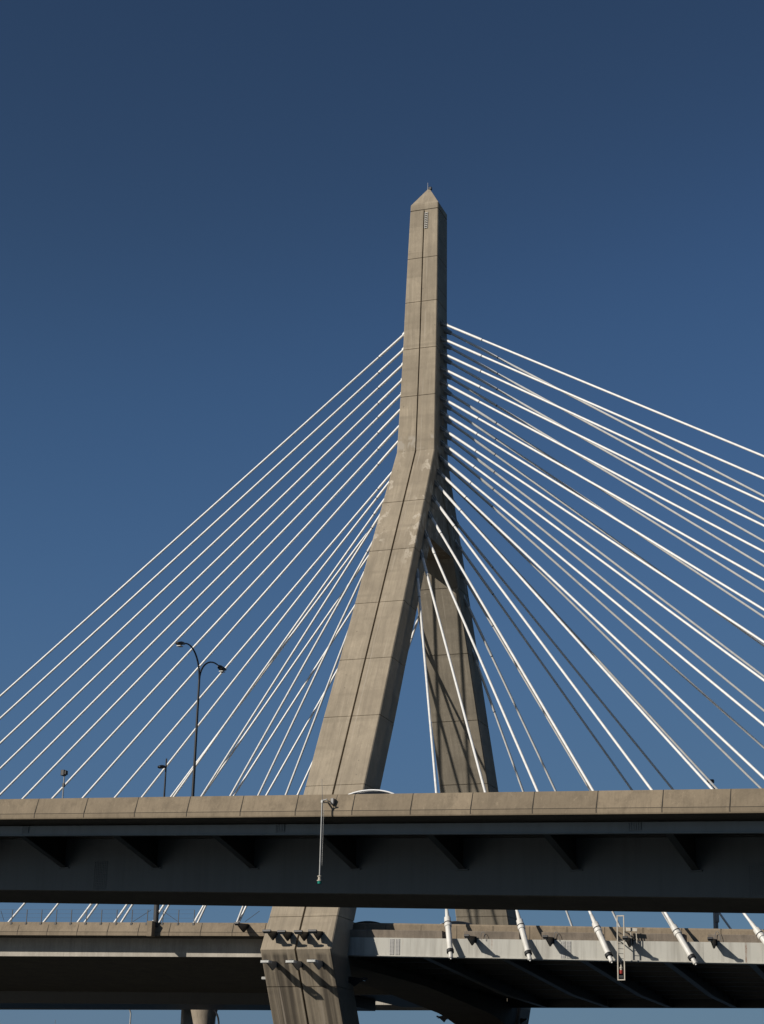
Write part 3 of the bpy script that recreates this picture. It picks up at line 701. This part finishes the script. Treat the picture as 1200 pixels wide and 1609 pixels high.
for (x, y), w in zip(((434, 1515), (473, 1515), (506, 1514)), ('leftmost of the lower row on the stained leg', 'middle one of the lower row beside the dark slit', 'rightmost of the lower row near the shaded edge')):
    p = sfront(x, y); place(inst(pf, ff_), B, p.x, p.y, p.z, 'pale framed floodlight, '+w, 'lower row of floodlights on the near tower leg')
p = B.at_s(416, 1536, 22.5)
place(floodlight(.42, .34, True), B, -Wd(10)/2, p.y-.6, p.z, 'pale floodlight sticking out left of the near tower leg', None, rz=R(-75))
p = B.at_s(548, 1537, 22)
place(floodlight(1.2, .34), B, Wd(10)/2, 21.0, p.z, 'shaded floodlight sticking out right of the near tower leg', None, rz=R(75))
p2 = floodlight(1.7, .34); f2 = [True]
for x, w in ((746, 'just right of the first anchor pipe'), (868, 'between the second and third anchor pipes'), (992, 'beside the hanging ladder frame'), (1124, 'last one on the right, past the fourth pipe')):
    p = B.at_s(x, 1476+(x-746)*.012, SE+.02)
    place(inst(p2, f2), B, p.x, SE+.01, p.z, 'black floodlight on the white edge girder, '+w, 'floodlights on the white edge girder')
p = B.at_s(388, 1456, SL-.1); place(copy_tree(p2), B, p.x, SL-.16, p.z, 'black floodlight on the side span parapet left of the near tower leg', None)
# pair on the far leg foot
for x, y, sg in ((699, 1598, -1), (815, 1602, 1)):
    p = B.at_s(x, y, -21.0); place(floodlight(.75, .3), B, p.x-sg*.2, -21, p.z, 'small black floodlight on the %s of the far tower leg foot' % ('left' if sg < 0 else 'right'), 'floodlights on the far leg foot', rz=R(90*sg))
# conduit loops over the girder lights
for x, w in ((757, 'first right of the tower'), (872, 'over the second girder floodlight'), (1125, 'over the last girder floodlight')):
    p = B.at_s(x, 1476, SE+.05); m = MB(); pts = []
    for i in range(11):
        k = i/10*math.pi; pts.append((-.18*math.cos(k)+.1, -.02-.1*math.sin(k), .1+.5*math.sin(k)*(1 if i < 6 else 1)-.15*(i/10)))
    o = m.path(pts, .018, 6).build('conduit', M_pole, loc=B.w(p.x, SE+.02, p.z-.05), rotz=B.rot, smooth=True); tag(o, 'thin curved cable conduit on the white girder, '+w, 'conduit', 'conduit loops on the girder')

# ------------------------------------------------------------------ hanging navigation lights
# green light hung from the overpass
p = V.at_s(506, 1262, .42); nl = empty('navigation_light', V.w(p.x, .42, p.z), V.rot, 'green navigation light on a long pale rod hanging from the overpass', 'navigation light')
zl_ = V.at_s(505.6, 1376, .42).z - p.z; ze = V.at_s(505.6, 1389, .42).z - p.z
MB().tube((0, 0, .15), (0, 0, zl_), .035, n=10).build('rod', M_galv, nl, smooth=True)
m = MB()
for i in range(26): m.tube((.075, .03, -.3-i*.085), (.075, .03, -.345-i*.085), .012, n=6)
m.tube((.075, .03, .1), (.075, .03, -2.6), .006, n=5); m.build('chain', M_galv, nl)
ll = MB().path([(0, 0, zl_+.02), (0, 0, zl_), (0, 0, zl_-.03), (0, 0, zl_-.04), (0, 0, zl_-.16), (0, 0, zl_-.17), (0, 0, zl_-.21)], [.03, .10, .10, .065, .065, .11, .11], 18).build('lamp_housing', M_buff, nl, smooth=True)
MB().path([(0, 0, zl_-.212), (0, 0, zl_-.32), (0, 0, ze+.03), (0, 0, ze)], [.085, .08, .06, .025], 18).build('lamp_lens', M_green, ll, smooth=True)
m = MB(); m.bar((0, 0, .05), (.0, .55, .12), .05, .05); m.bar((.18, .1, .12), (.18, .55, .12), .04, .04); m.tube((-.05, 0, .1), (.22, .02, .16), .03, n=8); m.box(-.04, .04, -.05, .05, .02, .12); m.build('bracket', M_galv, nl)
MB().box(.20, .34, .36, .62, .0, .26).build('control_box', M_pole, nl, bevel=.01)
MB().tube((0, .02, .1), (-.06, .02, V.at_s(504, 1224, .42).z-p.z), .014, .008, 6).build('whip_antenna', M_pole, nl)
# ladder frame with a red light hung from the main deck
s_ = SE+1.0
pt, pb = B.at_s(978, 1438, s_), B.at_s(976, 1540, s_)
rf = empty('navigation_light', B.w(pb.x, s_, pb.z), B.rot, 'tall buff ladder frame with a red navigation light hanging off the white girder', 'navigation light')
hh = pt.z-pb.z
m = MB()
for x in (-.21, .21): m.bar((x, 0, 0), (x, 0, hh), .065, .065, (0, 1, 0))
for z in (.03, hh-.03): m.bar((-.21, 0, z), (.21, 0, z), .07, .07)
m.build('frame', M_buff, rf)
for i in range(6):
    z = 1.35+i*.3; MB().bar((-.2, -.03 if 0 else .0, z), (.2, .0, z-.04), .03, .03).build('rung', M_dark, rf)
m = MB()
for z in (hh-1.0, hh-1.55): m.bar((.21, 0, z), (.25, s_-SE+.1, z), .05, .08); m.bar((-.21, 0, z), (-.2, s_-SE+.1, z), .05, .05)
for x in (.5, .85): m.bar((x, s_-SE-.42, hh-.85), (x+.05, s_-SE-.35, hh-1.75), .05, .05, (0, 1, 0))
m.bar((.2, .5, hh-.8), (.95, .5, hh-.86), .06, .2)
m.build('bracket', M_buff, rf)
MB().path([(0, 0, .95), (0, 0, .82), (0, 0, .8), (0, 0, .72), (0, 0, .71), (0, 0, .62)], [.05, .05, .1, .1, .07, .07], 12).build('lamp_housing', M_buff, rf, smooth=True)
MB().path([(0, 0, .619), (0, 0, .4), (0, 0, .36)], [.10, .10, .05], 12).build('lamp_lens', M_red, rf, smooth=True)
m = MB(); m.box(-.13, .13, -.08, .08, .15, .3); m.tube((-.12, 0, 1.3), (.05, 0, .9), .05, n=8); m.build('counterweight', M_dark, rf)

# ------------------------------------------------------------------ light
sun_az = B.n*math.cos(R(39)) - B.a*math.sin(R(39)); EL = R(26.5)
S = Vector((sun_az.x*math.cos(EL), sun_az.y*math.cos(EL), math.sin(EL)))
ld = bpy.data.lights.new('sun', 'SUN'); ld.energy = 4.6; ld.angle = R(.53); ld.color = (1, .93, .83)
lo = bpy.data.objects.new('sun', ld); col.objects.link(lo); lo.rotation_euler = S.to_track_quat('Z', 'Y').to_euler(); lo.location = (0, 0, 200)
w = bpy.data.worlds.new('World'); scene.world = w; w.use_nodes = True
nt = w.node_tree; bg = nt.nodes['Background']
sky = nt.nodes.new('ShaderNodeTexSky'); sky.sky_type = 'NISHITA'; sky.sun_disc = False
sky.sun_elevation = EL; sky.sun_rotation = math.atan2(S.x, S.y); sky.altitude = 0; sky.air_density = 1.0; sky.dust_density = .6; sky.ozone_density = 2.0
def vmul(src, k):
    x = nt.nodes.new('ShaderNodeVectorMath'); x.operation = 'SCALE'; x.inputs['Scale'].default_value = k; nt.links.new(src, x.inputs[0]); return x.outputs[0]
cv = nt.nodes.new('ShaderNodeRGBCurve')                  # deep polarised blue of the photograph
for ch, pts in ((0, ((0,0),(.107,.050),(.156,.088),(.224,.130),(.30,.156),(.556,.24),(1,.30))),
                (1, ((0,0),(.182,.109),(.26,.20),(.362,.280),(.472,.320),(.694,.40),(1,.45))),
                (2, ((0,0),(.32,.236),(.432,.425),(.548,.545),(.66,.575),(1,.62)))):
    c = cv.mapping.curves[ch]
    c.points[0].location = pts[0]; c.points[-1].location = pts[-1]
    for p in pts[1:-1]: c.points.new(*p)
cv.mapping.update()
nt.links.new(vmul(sky.outputs[0], .12), cv.inputs['Color']); nt.links.new(vmul(cv.outputs[0], 5.0), bg.inputs[0]); bg.inputs[1].default_value = .10
scene.view_settings.view_transform = 'Standard'; scene.view_settings.look = 'None'; scene.view_settings.exposure = 0
